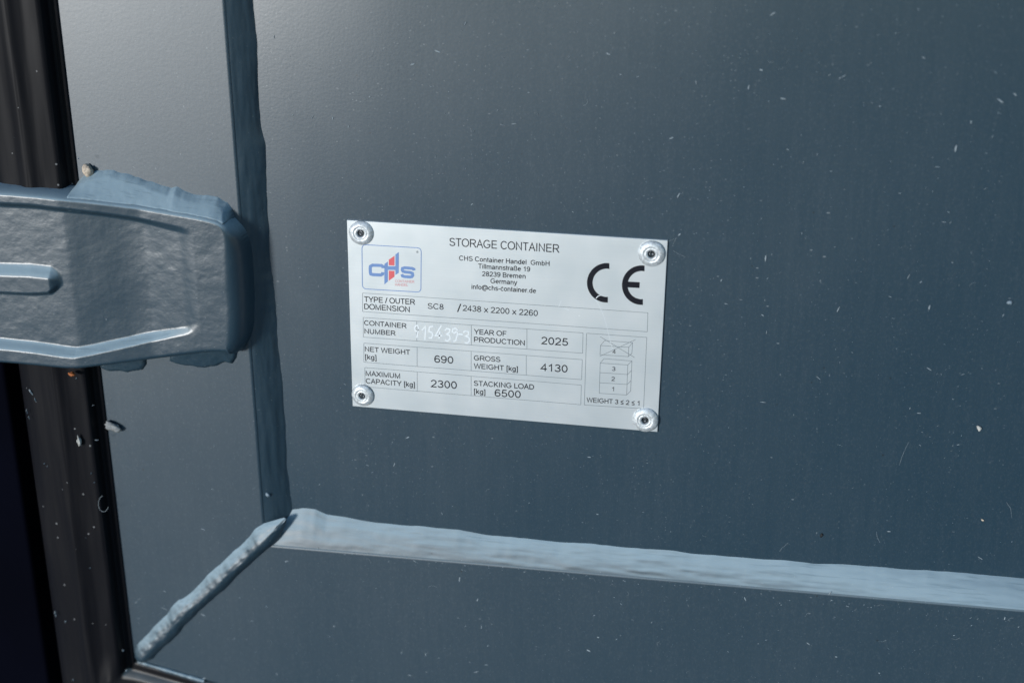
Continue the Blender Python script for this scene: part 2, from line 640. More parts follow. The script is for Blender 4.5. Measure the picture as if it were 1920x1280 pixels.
Fq = [(i * m + j, i * m + j + 1, (i + 1) * m + j + 1, (i + 1) * m + j) for i in range(len(path) - 1) for j in range(m - 1)]
me = mesh_from(V, Fq, True)
bm = bmesh.new()
bm.from_mesh(me)
bmesh.ops.recalc_face_normals(bm, faces=bm.faces)
bm.to_mesh(me)
bm.free()
door_part('rubber_seal', me, M_RUBBER)['label'] = 'black rubber seal with a dusty ridge, turning the lower corner'

# ---- cast hinge blade
HL, HR = 0.0165, 0.0112                                # thickness at the thick and the thin end
step = 0.00036
top = [(-160, 318), (-60, 329), (0, 334), (100, 341), (180, 352), (260, 366), (340, 380), (405, 391), (436, 402), (455, 424), (465, 452)]
right = [(469, 490), (472, 540), (474, 590), (472, 622), (464, 645), (448, 660)]
low = [(420, 664), (395, 664), (345, 670), (300, 676), (230, 684), (170, 691), (140, 694), (100, 691), (50, 686), (0, 682), (-60, 676), (-160, 667)]
poly, bw = [], []
for p in top:
    q = at(*p, YF)
    poly.append((q.x, q.z))
    bw.append(0.0026)
for k, p in enumerate(right):
    q = at(*p, YF)
    poly.append((q.x, q.z))
    bw.append(0.0075 if k < 4 else 0.006)
for p in low:
    hl = HL if p[0] < 120 else HL + (HR - HL) * min(1, (p[0] - 120) / 150)
    q = at(*p, YF - hl * 0.75)
    poly.append((q.x, q.z))
    bw.append(0.0032)
bw[0] = bw[-1] = 0.003
bw[9] = 0.0045
bw[10] = 0.0065
bw[11] = 0.0075
for _ in range(3):                                     # round the outline by corner cutting
    q_, b_ = [], []
    for i in range(len(poly)):
        j = (i + 1) % len(poly)
        for t_ in (0.25, 0.75):
            q_.append((poly[i][0] * (1 - t_) + poly[j][0] * t_, poly[i][1] * (1 - t_) + poly[j][1] * t_))
            b_.append(bw[i] * (1 - t_) + bw[j] * t_)
    poly, bw = q_, b_
P = np.array(poly)
xs = np.arange(P[:, 0].min() - 0.001, P[:, 0].max() + 0.001, step)
zs = np.arange(P[:, 1].min() - 0.001, P[:, 1].max() + 0.001, step)
X, Z = np.meshgrid(xs, zs)
sd, seg, par = poly_field(poly, X, Z)
BW = np.array(bw)
w = BW[seg] * (1 - par) + BW[(seg + 1) % len(BW)] * par
xa, xb, xc2 = at(122, 520, YF - HL).x, at(272, 520, YF - HR).x, at(352, 520, YF - HR).x
_F = lambda u: 0.5 * (u + np.sqrt(u * u + 0.0013 ** 2))
fold = lambda x, a, b: (_F(x - a) - _F(x - b)) / (b - a)
Hx = HL + (HR - HL) * fold(X, xa, xb)
tt = np.clip(sd / w, -0.35, 1)
edgep = np.where(tt > 0, np.sqrt(np.clip(1 - (1 - np.clip(tt, 0, 1)) ** 2.2, 0, 1)), tt * 2.0)
H = Hx * edgep
# recess between the rims, dying out towards the free end
up_e = np.array([tuple(at(*p, YF - 0.015)) for p in [(-160, 372), (0, 384), (60, 387), (120, 395), (180, 405), (240, 417), (300, 430), (352, 441)]])
lo_e = np.array([tuple(at(*p, YF - 0.015)) for p in [(-160, 640), (0, 655), (60, 661), (120, 670), (140, 672), (170, 668), (240, 656), (300, 645), (345, 636), (360, 629)]])
zu = np.interp(X, up_e[:, 0], up_e[:, 2])
zl = np.interp(X, lo_e[:, 0], lo_e[:, 2])
fade = 1 - sstep(xc2 - 0.030, xc2 + 0.002, X)
dep = 0.0040 * (0.25 + 0.75 * fade) * (X < xc2 + 0.004)
dep = dep * (1 - sstep(xc2 - 0.004, xc2 + 0.004, X))
rec = sstep(-0.0014, 0.0018, zu - Z) * sstep(0.0002, 0.0042, Z - zl)
# raised pad in the recess near the knuckle
pu = np.array([tuple(at(*p, YF - 0.013)) for p in [(-160, 497), (0, 506), (60, 508), (95, 512), (112, 522)]])
pl = np.array([tuple(at(*p, YF - 0.013)) for p in [(-160, 536), (0, 549), (60, 552), (95, 550), (112, 536)]])
zpu = np.interp(X, pu[:, 0], pu[:, 2])
zpl = np.interp(X, pl[:, 0], pl[:, 2])
xp = at(112, 525, YF - 0.013).x
pad = sstep(-0.0030, 0.0022, zpu - Z) * sstep(-0.0008, 0.0014, Z - zpl) * (1 - sstep(xp - 0.004, xp + 0.001, X))
H = H - dep * rec * (1 - 0.85 * pad)
rough_mask = np.clip(sd / 0.004, 0, 1)
H = H + rough_mask * (0.00004 * fbm(X / 0.0052, Z / 0.0042, 20, 4, 0.5) + 0.00010 * fbm(X / 0.02, Z / 0.02, 26, 2))
hinge = door_part('hinge', height_mesh(X, Z, H, YF + 0.0005, sd > -0.0012), M_CAST)
hinge['label'] = 'rough cast hinge blade with raised rims'

# weld metal that joins the blade to the frame, above and below it
def blob(pts, hmax, grow, seed, shoulder=False):
    pl_ = [(at(*p, YF).x, at(*p, YF).z) for p in pts]
    A_ = np.array(pl_)
    st_ = 0.0004
    X_, Z_ = np.meshgrid(np.arange(A_[:, 0].min() - 0.001, A_[:, 0].max() + 0.001, st_), np.arange(A_[:, 1].min() - 0.001, A_[:, 1].max() + 0.001, st_))
    sd_, _, _ = poly_field(pl_, X_, Z_)
    sd_ = sd_ + 0.0005 * fbm(X_ / 0.006, Z_ / 0.006, seed, 3)
    t_ = np.clip(sd_ / grow, 0, 1)
    h_ = hmax * (0.30 * np.sqrt(np.clip(sd_ / 0.0012, 0, 1)) + 0.70 * t_) + np.where(sd_ < 0, sd_, 0)
    if shoulder:                                       # rises evenly from its own edge to the top of the hinge
        tp_ = np.array([tuple(at(*p, YF)) for p in top])
        ot_ = A_[:-4]
        zo_ = np.interp(X_, ot_[:, 0], ot_[:, 1])
        zt_ = np.interp(X_, tp_[:, 0], tp_[:, 2])
        t_ = np.clip((zo_ - Z_) / np.maximum(zo_ - zt_ + 0.0012, 0.002), 0, 1)
        hx_ = HL + (HR - HL) * np.clip((X_ - xa) / (xb - xa), 0, 1) - 0.0016
        h_ = 0.0018 * np.sqrt(np.clip(sd_ / 0.0012, 0, 1)) + (hx_ - 0.0018) * t_ * np.clip(sd_ / 0.002, 0, 1) + np.where(sd_ < 0, sd_, 0)
    h_ = h_ + 0.0002 * fbm(X_ / 0.004, Z_ / 0.003, seed + 5, 3) * t_
    return height_mesh(X_, Z_, h_, YF + 0.0004, sd_ > -0.0012)


door_part('hinge_weld', blob([(146, 342), (158, 330), (172, 321), (190, 318), (212, 320), (240, 326), (270, 336), (302, 346), (320, 351), (332, 350),
                              (345, 358), (380, 366), (410, 371), (426, 380), (434, 392), (440, 408), (440, 430), (400, 430), (300, 410), (146, 385)],
                             0.0112, 0.0095, 110, True), M_WELD)
door_part('hinge_weld', blob([(188, 605), (188, 688), (205, 694), (240, 696), (268, 692), (277, 683), (276, 605)], 0.0056, 0.012, 120), M_WELD)
door_part('hinge_weld', blob([(300, 600), (318, 676), (345, 684), (372, 690), (402, 688), (425, 680), (436, 682), (446, 672), (449, 655), (440, 600)], 0.0056, 0.012, 130), M_WELD)

# ------------------------------------------------------------------ post beyond the seal, its shadow put into the colour
xq = at(46, 640, 0.02).x
pm = prism([(-0.5, -0.5), (xq - 0.012, -0.5), (xq - 0.012, BIG), (-0.5, BIG)], 0.02, 0.10, 0.002)
post = link('corner_post', pm, M_POST)
tag(post, 'steel corner post with deep shadow put into its colour, beyond the black rubber seal', 'post')
# inner rebate of the post behind the seal
pm = prism([(xq - 0.012, -0.5), (xg + 0.001, -0.5), (xg + 0.001, BIG), (xq - 0.012, BIG)], 0.045, 0.10, 0)
link('rebate', pm, M_POST, post)

# ------------------------------------------------------------------ rating plate
W_, H_ = 0.130, 0.0824
ROT = R(-0.94)
TH = 0.0008
plate = thing('rating_plate', 'silver rectangular plate with printed storage container data, riveted at its corners', 'plate', (0, 0, 0), (0, -ROT, 0))
cR, sR = math.cos(ROT), math.sin(ROT)


def uv(px, py):
    p = at(px, py, 0.0)
    return (p.x * cR + p.z * sR, -p.x * sR + p.z * cR)


bm = bmesh.new()
for y in (0.0, TH - 0.00002):
    pass
corn = [(-W_ / 2, -H_ / 2), (W_ / 2, -H_ / 2), (W_ / 2, H_ / 2), (-W_ / 2, H_ / 2)]
sheet = link('metal_sheet', prism(corn, 0.0, TH + 0.0004, 0.00018), M_PLATE, plate)
INK_Y = -0.00004


def flat_mesh(polys, y=INK_Y):
    """list of outlines in plate coordinates -> one mesh of printed flat shapes"""
    bm = bmesh.new()
    for poly in polys:
        vs = [bm.verts.new((p[0], y, p[1])) for p in poly]
        bm.faces.new(vs)
    bm.normal_update()
    for f in bm.faces:
        if f.normal.y > 0:
            f.normal_flip()
    bmesh.ops.triangulate(bm, faces=[f for f in bm.faces if len(f.verts) > 4])
    me = bpy.data.meshes.new('mesh')
    bm.to_mesh(me)
    bm.free()
    return me


def stroke(pts, wid, closed=False):
    """polyline in plate coordinates -> one ribbon outline per piece"""
    out = []
    n = len(pts)
    for i in range(n if closed else n - 1):
        a = np.array(pts[i])
        b = np.array(pts[(i + 1) % n])
        d = b - a
        L = np.hypot(*d)
        if L < 1e-9:
            continue
        d /= L
        nn = np.array([-d[1], d[0]]) * wid / 2
        e = d * wid * 0.42
        out.append([a - nn - e, b - nn + e, b + nn + e, a + nn - e])
    return out


def ribbon(pts, wid):
    """continuous mitred ribbon along a polyline: left and right edge points"""
    P_ = [np.array(p, float) for p in pts]
    P_ = [p for i, p in enumerate(P_) if i == 0 or np.hypot(*(p - P_[i - 1])) > 1e-9]
    closed = len(P_) > 3 and np.hypot(*(P_[0] - P_[-1])) < 1e-7
    n = len(P_)
    lf, rg = [], []
    for i in range(n):
        if closed:
            d0 = P_[i] - P_[i - 1] if i else P_[0] - P_[-2]
            d1 = P_[i + 1] - P_[i] if i < n - 1 else P_[1] - P_[0]
        else:
            d0 = P_[i] - P_[i - 1] if i else P_[1] - P_[0]
            d1 = P_[i + 1] - P_[i] if i < n - 1 else d0
        d0 = d0 / np.hypot(*d0)
        d1 = d1 / np.hypot(*d1)
        m_ = np.array([-d0[1] - d1[1], d0[0] + d1[0]])
        L = np.hypot(*m_)
        m_ = m_ / L if L > 1e-6 else np.array([-d0[1], d0[0]])
        k = max(0.45, m_[0] * -d0[1] + m_[1] * d0[0])
        lf.append(P_[i] + m_ * wid / 2 / k)
        rg.append(P_[i] - m_ * wid / 2 / k)
    return lf, rg


def strokes_mesh(lines, wid, y=INK_Y):
    V_, F_ = [], []
    for k, ln in enumerate(lines):
        lf, rg = ribbon(ln, wid)
        yy = y - 0.0000015 * (k % 30)
        b0 = len(V_)
        for p, q in zip(lf, rg):
            V_ += [(p[0], yy, p[1]), (q[0], yy, q[1])]
        for i in range(len(lf) - 1):
            j = b0 + 2 * i
            F_.append((j, j + 1, j + 3, j + 2))
    me_ = mesh_from(V_, F_)
    bm_ = bmesh.new()
    bm_.from_mesh(me_)
    bm_.normal_update()
    for f in bm_.faces:
        if f.normal.y > 0:
            f.normal_flip()
    bm_.to_mesh(me_)
    bm_.free()
    return me_


def _arc(cx, cy, rx, ry, a0, a1, n=None):
    n = n or max(6, int(abs(a1 - a0) / 12))
    return [(cx + rx * math.cos(R(a0 + (a1 - a0) * k / n)), cy + ry * math.sin(R(a0 + (a1 - a0) * k / n))) for k in range(n + 1)]


def glyph_table():
    """plain grotesque letters as centre lines; capital height 1, pen width 0.125"""
    o = 0.062                                          # half the pen
    t, X_ = 1 - o, 0.73 - o                            # centre lines of capitals and small letters
    A = _arc
    G = {}
    G['A'] = (.93, [[(.06, 0), (.465, t + .03), (.87, 0)], [(.20, .36), (.73, .36)]])
    G['B'] = (.93, [[(.16, o), (.50, o)] + A(.54, .29, .27, .228, -90, 90) + [(.16, .518)], [(.16, 0), (.16, 1)], [(.16, t), (.48, t)] + A(.50, .728, .24, .21, 90, -90)])
    G['C'] = (1.01, [A(.53, .5, .42, .455, 38, 322)])
    G['D'] = (1.01, [[(.16, o), (.44, o)] + A(.46, .5, .43, .438, -90, 90) + [(.16, t)], [(.16, 0), (.16, 1)]])
    G['E'] = (.93, [[(.86, o), (.17, o), (.17, t), (.84, t)], [(.17, .52), (.80, .52)]])
    G['F'] = (.853, [[(.17, 0), (.17, t), (.80, t)], [(.17, .50), (.72, .50)]])
    G['G'] = (1.087, [A(.55, .5, .45, .455, 42, 332) + [(.955, .46), (.57, .46)]])
    G['H'] = (1.01, [[(.17, 0), (.17, 1)], [(.84, 0), (.84, 1)], [(.17, .53), (.84, .53)]])
    G['I'] = (.388, [[(.194, 0), (.194, 1)]])
    G['K'] = (.93, [[(.16, 0), (.16, 1)], [(.80, 1), (.17, .36)], [(.38, .57), (.87, 0)]])
    G['L'] = (.777, [[(.16, 1), (.16, o), (.73, o)]])
    G['M'] = (1.163, [[(.16, 0), (.16, .97), (.58, .06), (1.0, .97), (1.0, 0)]])
    G['N'] = (1.01, [[(.16, 0), (.16, .95), (.85, .05), (.85, 1)]])
    G['O'] = (1.087, [A(.54, .5, .455, .455, 90, 450, 40)])
    G['P'] = (.93, [[(.16, 0), (.16, 1)], [(.16, t), (.53, t)] + A(.55, .69, .27, .248, 90, -90) + [(.16, .442)]])
    G['R'] = (1.01, [[(.16, 0), (.16, 1)], [(.16, t), (.57, t)] + A(.59, .705, .27, .233, 90, -90) + [(.16, .472)], [(.52, .46), (.68, .33), (.93, 0)]])
    S_ = [(.80, .73)] + A(.48, .735, .30, .21, 25, 205) + [(.25, .60), (.40, .535), (.60, .485), (.76, .41)] + A(.48, .27, .35, .215, 15, -165)
    G['S'] = (.93, [A(.47, .74, .31, .205, 18, 180) + [(.185, .62), (.30, .55), (.62, .475), (.77, .40)] + A(.47, .275, .345, .22, 12, -170)])
    G['T'] = (.853, [[(.03, t), (.82, t)], [(.426, 0), (.426, t)]])
    G['U'] = (1.01, [[(.17, 1), (.17, .38)] + A(.505, .38, .335, .33, 180, 360) + [(.84, 1)]])
    G['W'] = (1.318, [[(.07, 1), (.35, .03), (.66, .97), (.97, .03), (1.25, 1)]])
    G['X'] = (.93, [[(.06, 1), (.87, 0)], [(.06, 0), (.87, 1)]])
    G['Y'] = (.93, [[(.05, 1), (.465, .43), (.88, 1)], [(.465, 0), (.465, .43)]])
    G['0'] = (.777, [A(.388, .5, .275, .44, 90, 450, 36)])
    G['1'] = (.777, [[(.47, 0), (.47, .94), (.38, .83), (.17, .70)]])
    G['2'] = (.777, [A(.385, .70, .27, .25, 172, -12) + [(.60, .54), (.42, .36), (.20, .17), (.11, o), (.70, o)]])
    G['3'] = (.777, [A(.38, .74, .245, .20, 165, -82) + [(.34, .535)], [(.40, .535)] + A(.375, .285, .285, .225, 75, -168)])
    G['4'] = (.777, [[(.72, .28), (.07, .28), (.53, .94), (.53, 0)]])
    G['5'] = (.777, [[(.66, t), (.24, t), (.165, .51)] + A(.39, .325, .28, .268, 135, -165)])
    G['6'] = (.777, [A(.395, .74, .265, .205, 12, 90) + A(.395, .46, .285, .485, 90, 180) + A(.395, .315, .275, .26, 180, 540, 30)])
    G['8'] = (.777, [A(.388, .745, .225, .195, -90, 270, 30), A(.388, .28, .275, .222, 90, 450, 30)])
    G['9'] = (.777, [A(.385, .26, .265, .205, 192, 270) + A(.385, .54, .285, .485, 270, 360) + A(.385, .685, .275, .26, 0, 360, 30)])
    bowl = lambda cx: A(cx, .355, .245, .30, 90, 450, 28)
    G['a'] = (.777, [A(.37, .47, .235, .20, 165, 0) + [(.605, .16), (.65, 0)], [(.60, .42), (.42, .385), (.25, .35)] + A(.29, .20, .19, .145, 110, 300) + [(.52, .12), (.605, .24)]])
    G['b'] = (.777, [[(.15, 0), (.15, 1)], A(.40, .36, .25, .305, 90, 450, 28)])
    G['c'] = (.698, [A(.38, .365, .27, .305, 42, 318)])
    G['d'] = (.777, [[(.62, 0), (.62, 1)], A(.37, .36, .25, .305, 90, 450, 28)])
    G['e'] = (.777, [[(.12, .385), (.65, .385)] + A(.385, .365, .265, .305, 6, 322)])
    G['f'] = (.388, [[(.18, 0), (.18, .80)] + A(.33, .80, .15, .14, 180, 80), [(.02, X_), (.36, X_)]])
    G['g'] = (.777, [A(.37, .365, .25, .30, 90, 450, 28), [(.62, .72), (.62, .02)] + A(.375, -.02, .245, .215, 0, -160)])
    G['h'] = (.777, [[(.15, 0), (.15, 1)], [(.15, .42)] + A(.385, .43, .235, .235, 170, 0) + [(.62, 0)]])
    G['i'] = (.31, [[(.155, 0), (.155, .73)], [(.155, .88), (.155, 1)]])
    G['k'] = (.698, [[(.15, 0), (.15, 1)], [(.61, .73), (.16, .28)], [(.30, .42), (.65, 0)]])
    G['l'] = (.31, [[(.155, 0), (.155, 1)]])
    G['m'] = (1.163, [[(.15, 0), (.15, .73)], [(.15, .45)] + A(.365, .46, .215, .205, 170, 0) + [(.58, 0)], [(.58, .45)] + A(.795, .46, .215, .205, 170, 0) + [(1.01, 0)]])
    G['n'] = (.777, [[(.15, 0), (.15, .73)], [(.15, .42)] + A(.385, .43, .235, .235, 170, 0) + [(.62, 0)]])
    G['o'] = (.777, [A(.388, .365, .275, .305, 90, 450, 30)])
    G['r'] = (.465, [[(.15, 0), (.15, .73)], [(.15, .42), (.20, .60), (.32, .67), (.45, .645)]])
    G['s'] = (.698, [A(.345, .53, .225, .14, 20, 190) + [(.25, .41), (.48, .34)] + A(.345, .205, .25, .145, 35, -165)])
    G['t'] = (.388, [[(.18, .93), (.18, .16)] + A(.28, .16, .10, .10, 180, 280), [(.02, X_), (.36, X_)]])
    G['x'] = (.698, [[(.05, .73), (.65, 0)], [(.05, 0), (.65, .73)]])
    G['y'] = (.698, [[(.05, .73), (.35, .03)], [(.65, .73), (.32, -.12), (.22, -.23), (.07, -.22)]])
    G['\u00df'] = (.853, [[(.15, 0), (.15, .70)] + A(.39, .70, .24, .245, 180, -30) + [(.52, .50), (.62, .38)] + A(.49, .215, .22, .155, 50, -140)])
    G['@'] = (1.418, [A(.70, .40, .32, .32, 60, 300) + [(.93, .20)], [(1.0, .70), (.94, .22), (1.02, .12)] + A(.72, .37, .60, .56, -20, 292)])
    G['['] = (.388, [[(.36, 1 - .04), (.16, 1 - .04), (.16, -.23), (.36, -.23)]])
    G[']'] = (.388, [[(.03, 1 - .04), (.23, 1 - .04), (.23, -.23), (.03, -.23)]])
    G['/'] = (.388, [[(.02, 0), (.37, 1)]])
    G['-'] = (.465, [[(.05, .36), (.41, .36)]])
    G['.'] = (.388, [[(.19, 0), (.19, .13)]])
    G['\u2264'] = (.767, [[(.68, .90), (.12, .58), (.68, .26)], [(.10, .08), (.68, .08)]])
    G[' '] = (.388, [])
    return G


GLYPHS = glyph_table()


def lettering(txt, left, right, cap_px, mat=None, pen=0.152, name='lettering', y=INK_Y):
    """text from one photo point to another along its baseline, fitted to the given capital height"""
    lines, x = [], 0.0
    for ch in txt:
        adv, strokes = GLYPHS[ch]
        for st_ in strokes:
            lines.append([(x + px_, py_) for px_, py_ in st_])
        x += adv
    x0 = min(p[0] for l_ in lines for p in l_) - pen / 2
    x1 = max(p[0] for l_ in lines for p in l_) + pen / 2
    a = np.array(uv(*left))
    b = np.array(uv(*right))
    ch = np.hypot(*(np.array(uv(left[0], left[1] - cap_px)) - a))
    d = b - a
    L = np.hypot(*d)
    d /= L
    n = np.array([-d[1], d[0]])
    k = L / (x1 - x0)
    kk = 0.5 * (k + ch)                                # pen width follows both scales
    me = strokes_mesh([[(px_ * k / kk, py_ * ch / kk) for px_, py_ in l_] for l_ in lines], pen)
    for v in me.vertices:
        q = a + d * (v.co.x * kk - x0 * k) + n * v.co.z * kk
        v.co = (q[0], y + v.co.y - INK_Y, q[1])
    me.update()
    return link(name, me, mat or M_INK, plate)


lettering('STORAGE CONTAINER', (842.8, 461), (1048.7, 473.8), 15.3, pen=0.125, name='heading_lettering')
for t, l_, r_, c in [
    ('CHS Container Handel  GmbH', (860.8, 488), (1030.4, 498.5), 8.9),
    ('Tillmannstraße 19', (896, 503), (993.9, 509.2), 8.9),
    ('28239 Bremen', (904, 517.4), (985.5, 522.2), 8.9),
    ('Germany', (919.7, 530.8), (970, 533.8), 8.9),
    ('info@chs-container.de', (884.2, 541.6), (1005, 549.4), 8.9),
]:
    lettering(t, l_, r_, c, name='address_lettering')
for t, l_, r_, c in [
    ('TYPE / OUTER', (682.4, 565.6), (778.5, 571.2), 10.2), ('DOMENSION', (683, 579.2), (768.3, 585.2), 10.2),
    ('CONTAINER', (682.8, 609.2), (762.5, 615.3), 8.9), ('NUMBER', (683.5, 624.8), (742, 629), 8.9),
    ('NET WEIGHT', (684.2, 658.4), (769.6, 664.9), 9.0), ('[kg]', (684.8, 673.2), (706, 674.6), 9.2),
    ('MAXIMUM', (685.8, 703.8), (750.3, 709.2), 9.0), ('CAPACITY [kg]', (686, 718.2), (778, 725.4), 9.2),
    ('YEAR OF', (888.5, 626.0), (950.4, 630.2), 9.4), ('PRODUCTION', (888.8, 640.6), (984, 647.4), 9.4),
    ('GROSS', (888.5, 675), (938.3, 678.4), 9.2), ('WEIGHT [kg]', (888.5, 690.2), (971, 696), 9.2),
    ('STACKING LOAD', (888.5, 722.6), (1001.4, 730), 9.4), ('[kg]', (888.8, 737.6), (910, 739.2), 9.2),
]:
    lettering(t, l_, r_, c, name='field_lettering')
for t, l_, r_, c in [
    ('SC8', (802, 578.6), (831.8, 580.6), 10.6), ('/', (856.8, 584.6), (865, 585.2), 15.5), ('2438 x 2200 x 2260', (867.7, 582.6), (1008.3, 592.6), 11.0),
    ('690', (814.3, 679.2), (850.2, 681.6), 13.4), ('2300', (808, 725.4), (856.8, 728.8), 13.8),
    ('2025', (1015, 645), (1065, 648.2), 13.9), ('4130', (1013.4, 694.8), (1064.2, 698.2), 13.9), ('6500', (927.3, 742.6), (976.5, 746), 13.4),
]:
    lettering(t, l_, r_, c, pen=0.130, name='value_lettering')
lettering('WEIGHT 3 ≤ 2 ≤ 1', (1099.7, 753.4), (1198.8, 760), 8.6, pen=0.15, name='diagram_lettering')
for t, cx, cy in [('4', 1151.6, 662.5), ('3', 1150.6, 694.8), ('2', 1149.8, 713.6), ('1', 1149, 732.4)]:
    wd = 2.1 if t == '1' else 3.3
    lettering(t, (cx - wd, cy), (cx + wd, cy + 0.4), 7.6, pen=0.14, name='diagram_lettering')

# ruled boxes
z3 = lambda x, y: (640 + x / 5.566, 590 + y / 5.566)
z4 = lambda x, y: (940 + x / 5.567, 600 + y / 5.567)
z2 = lambda x, y: (940 + x / 5.567, 420 + y / 5.567)
z1 = lambda x, y: (640 + x / 5.819, 400 + y / 5.819)
boxes = [
    ((679.9, 549.2), (1214.8, 586.2), (1213.6, 621.8), (679.9, 583.9), []),
    ((681, 595), (1093.2, 623.9), (1092.3, 662), (681.3, 631.7), [(781.4, 602.1, 639.4), (883.8, 609.3, 647), (988, 616.6, 654.3)]),
    ((682.2, 643), (1091.8, 674), (1090.5, 711.4), (682.2, 678.6), [(782.1, 650.7, 687), (883.4, 658.4, 694.7), (986.7, 666.2, 703)]),
    ((684, 688.8), (1090, 721.6), (1089, 758.4), (684.6, 724.7), [(782.3, 696.8, 732.8), (883.4, 705, 741.2)]),
    ((1099.9, 624.6), (1212.7, 632.3), (1206.7, 765.8), (1095.6, 758.8), []),
]
for tl_, tr_, br_, bl_, divs in boxes:
    ln = [[uv(*tl_), uv(*tr_)], [uv(*tr_), uv(*br_)], [uv(*br_), uv(*bl_)], [uv(*bl_), uv(*tl_)]]
    for x, y0, y1 in divs:
        ln.append([uv(x, y0), uv(x, y1)])
    link('ruled_box', strokes_mesh(ln, 0.00017, INK_Y + 0.00001), M_LINE, plate)

# stacking drawing
L4 = lambda *p: [uv(*z4(*q)) for q in p]
link('crossed_box_drawing', strokes_mesh([
    L4((1035, 265), (1030, 360), (1325, 380), (1330, 283), (1035, 265)), L4((1035, 265), (1078, 212), (1370, 235), (1330, 283)),
    L4((1370, 235), (1363, 345), (1325, 380)), L4((1032, 172), (1392, 390)), L4((1400, 203), (1027, 378))], 0.00017), M_LINE, plate)
link('stacked_box_drawing', strokes_mesh([
    L4((1032, 447), (1022, 762), (1308, 780), (1320, 467), (1032, 447)), L4((1030, 547), (1317, 567), (1358, 525)),
    L4((1027, 653), (1312, 670), (1355, 630)), L4((1032, 447), (1072, 402), (1363, 425), (1320, 467)), L4((1363, 425), (1350, 738), (1308, 780))],
    0.00017), M_LINE, plate)

# CE mark: two open rings of one stroke width
def ring(cx, cy, ro, ri, xr_top, xr_bot, sx=1.0):
    """open ring in zoomed photo coordinates, cut on the right by a line from (xr_top) to (xr_bot)"""
    out, inn = [], []
    n = 48
    for r_, lst in ((ro, out), (ri, inn)):
        ct = math.acos(max(-1, min(1, (xr_top - cx) / (r_ * sx))))
        cb = math.acos(max(-1, min(1, (xr_bot - cx) / (r_ * sx))))
        for k in range(n + 1):
            th = ct + (2 * math.pi - cb - ct) * k / n
            lst.append((cx + sx * r_ * math.cos(th), cy - r_ * math.sin(th)))
    return [[uv(*z2(*out[k])), uv(*z2(*out[k + 1])), uv(*z2(*inn[k + 1])), uv(*z2(*inn[k]))] for k in range(n)]


cq = ring(1100, 613, 206, 147, 1128, 1112)
eq = ring(1465, 637, 206, 147, 1495, 1478)
bar = [[uv(*z2(*p)) for p in ((1316, 600), (1445, 607), (1442, 667), (1316, 660))]]
link('conformity_mark', flat_mesh(cq + eq + bar), M_INK, plate)

# maker's logo
def rrect(pts, r, n=8):
    """rounded corners on a quadrilateral in zoomed photo coordinates"""
    out = []
    m = len(pts)
    for i in range(m):
        p = np.array(pts[i], float)
        a = np.array(pts[i - 1], float) - p
        b = np.array(pts[(i + 1) % m], float) - p
        a /= np.hypot(*a)
        b /= np.hypot(*b)
        s0, s1, = p + a * r, p + b * r
        for k in range(n + 1):
            t = k / n
            out.append((1 - t) ** 2 * s0 + 2 * t * (1 - t) * p + t * t * s1)
    return out


fr = rrect([(225, 340), (872, 378), (868, 860), (230, 822)], 48)
frm = [uv(*z1(*p)) for p in fr] + [uv(*z1(*fr[0]))]
link('logo_frame', strokes_mesh([frm], 0.00032), M_BLUE, plate)
Q = lambda *p: [uv(*z1(*q)) for q in p]


def thick(pts, w_):
    """chunky letter stroke in zoomed photo coordinates with mitred bends"""
    P_ = [np.array(p, float) for p in pts]
    lft, rgt = [], []
    for i, p in enumerate(P_):
        d0 = P_[i] - P_[i - 1] if i else P_[1] - P_[0]
        d1 = P_[i + 1] - P_[i] if i < len(P_) - 1 else d0
        d0 = d0 / np.hypot(*d0)
        d1 = d1 / np.hypot(*d1)
        n0 = np.array([-d0[1], d0[0]])
        n1_ = np.array([-d1[1], d1[0]])
        m_ = n0 + n1_
        m_ /= np.hypot(*m_)
        o_ = m_ * w_ / 2 / max(0.35, m_ @ n0)
        lft.append(p + o_)
        rgt.append(p - o_)
    return [Q(lft[i], lft[i + 1], rgt[i + 1], rgt[i]) for i in range(len(P_) - 1)]


blue = []
blue += thick([(455, 598), (455, 582), (438, 569), (400, 567), (340, 565), (318, 578), (315, 600), (317, 645), (322, 662), (345, 668), (432, 672), (450, 662), (453, 642)], 34)
blue += thick([(795, 622), (792, 610), (772, 600), (690, 593), (667, 600), (664, 618), (672, 632), (700, 640), (752, 645), (776, 655), (780, 676), (770, 690), (750, 694), (690, 690), (668, 684), (660, 664)], 32)
blue += [Q((470, 552), (508, 525), (508, 742), (470, 775)), Q((509, 577), (589, 577), (589, 618), (509, 616)), Q((590, 448), (627, 422), (627, 648), (590, 672))]
link('logo_letters', flat_mesh(blue), M_BLUE, plate)
link('logo_accent', flat_mesh([Q((518, 505), (580, 462), (580, 570), (518, 566)), Q((518, 625), (580, 627), (580, 690), (518, 735))]), M_RED, plate)
lettering('CONTAINER', z1(587, 751), z1(797, 759), 4.6, M_PINK, name='logo_lettering')
lettering('HANDEL', z1(587, 789), z1(730, 795), 4.6, M_PINK, name='logo_lettering')
link('logo_lettering', strokes_mesh([[uv(*z1(830 + 11 * math.cos(k * 0.5236), 421 + 11 * math.sin(k * 0.5236))) for k in range(13)], [uv(*z1(826, 427)), uv(*z1(826, 415)), uv(*z1(833, 417)), uv(*z1(827, 421)), uv(*z1(834, 427))]], 0.00012), M_LINE, plate)

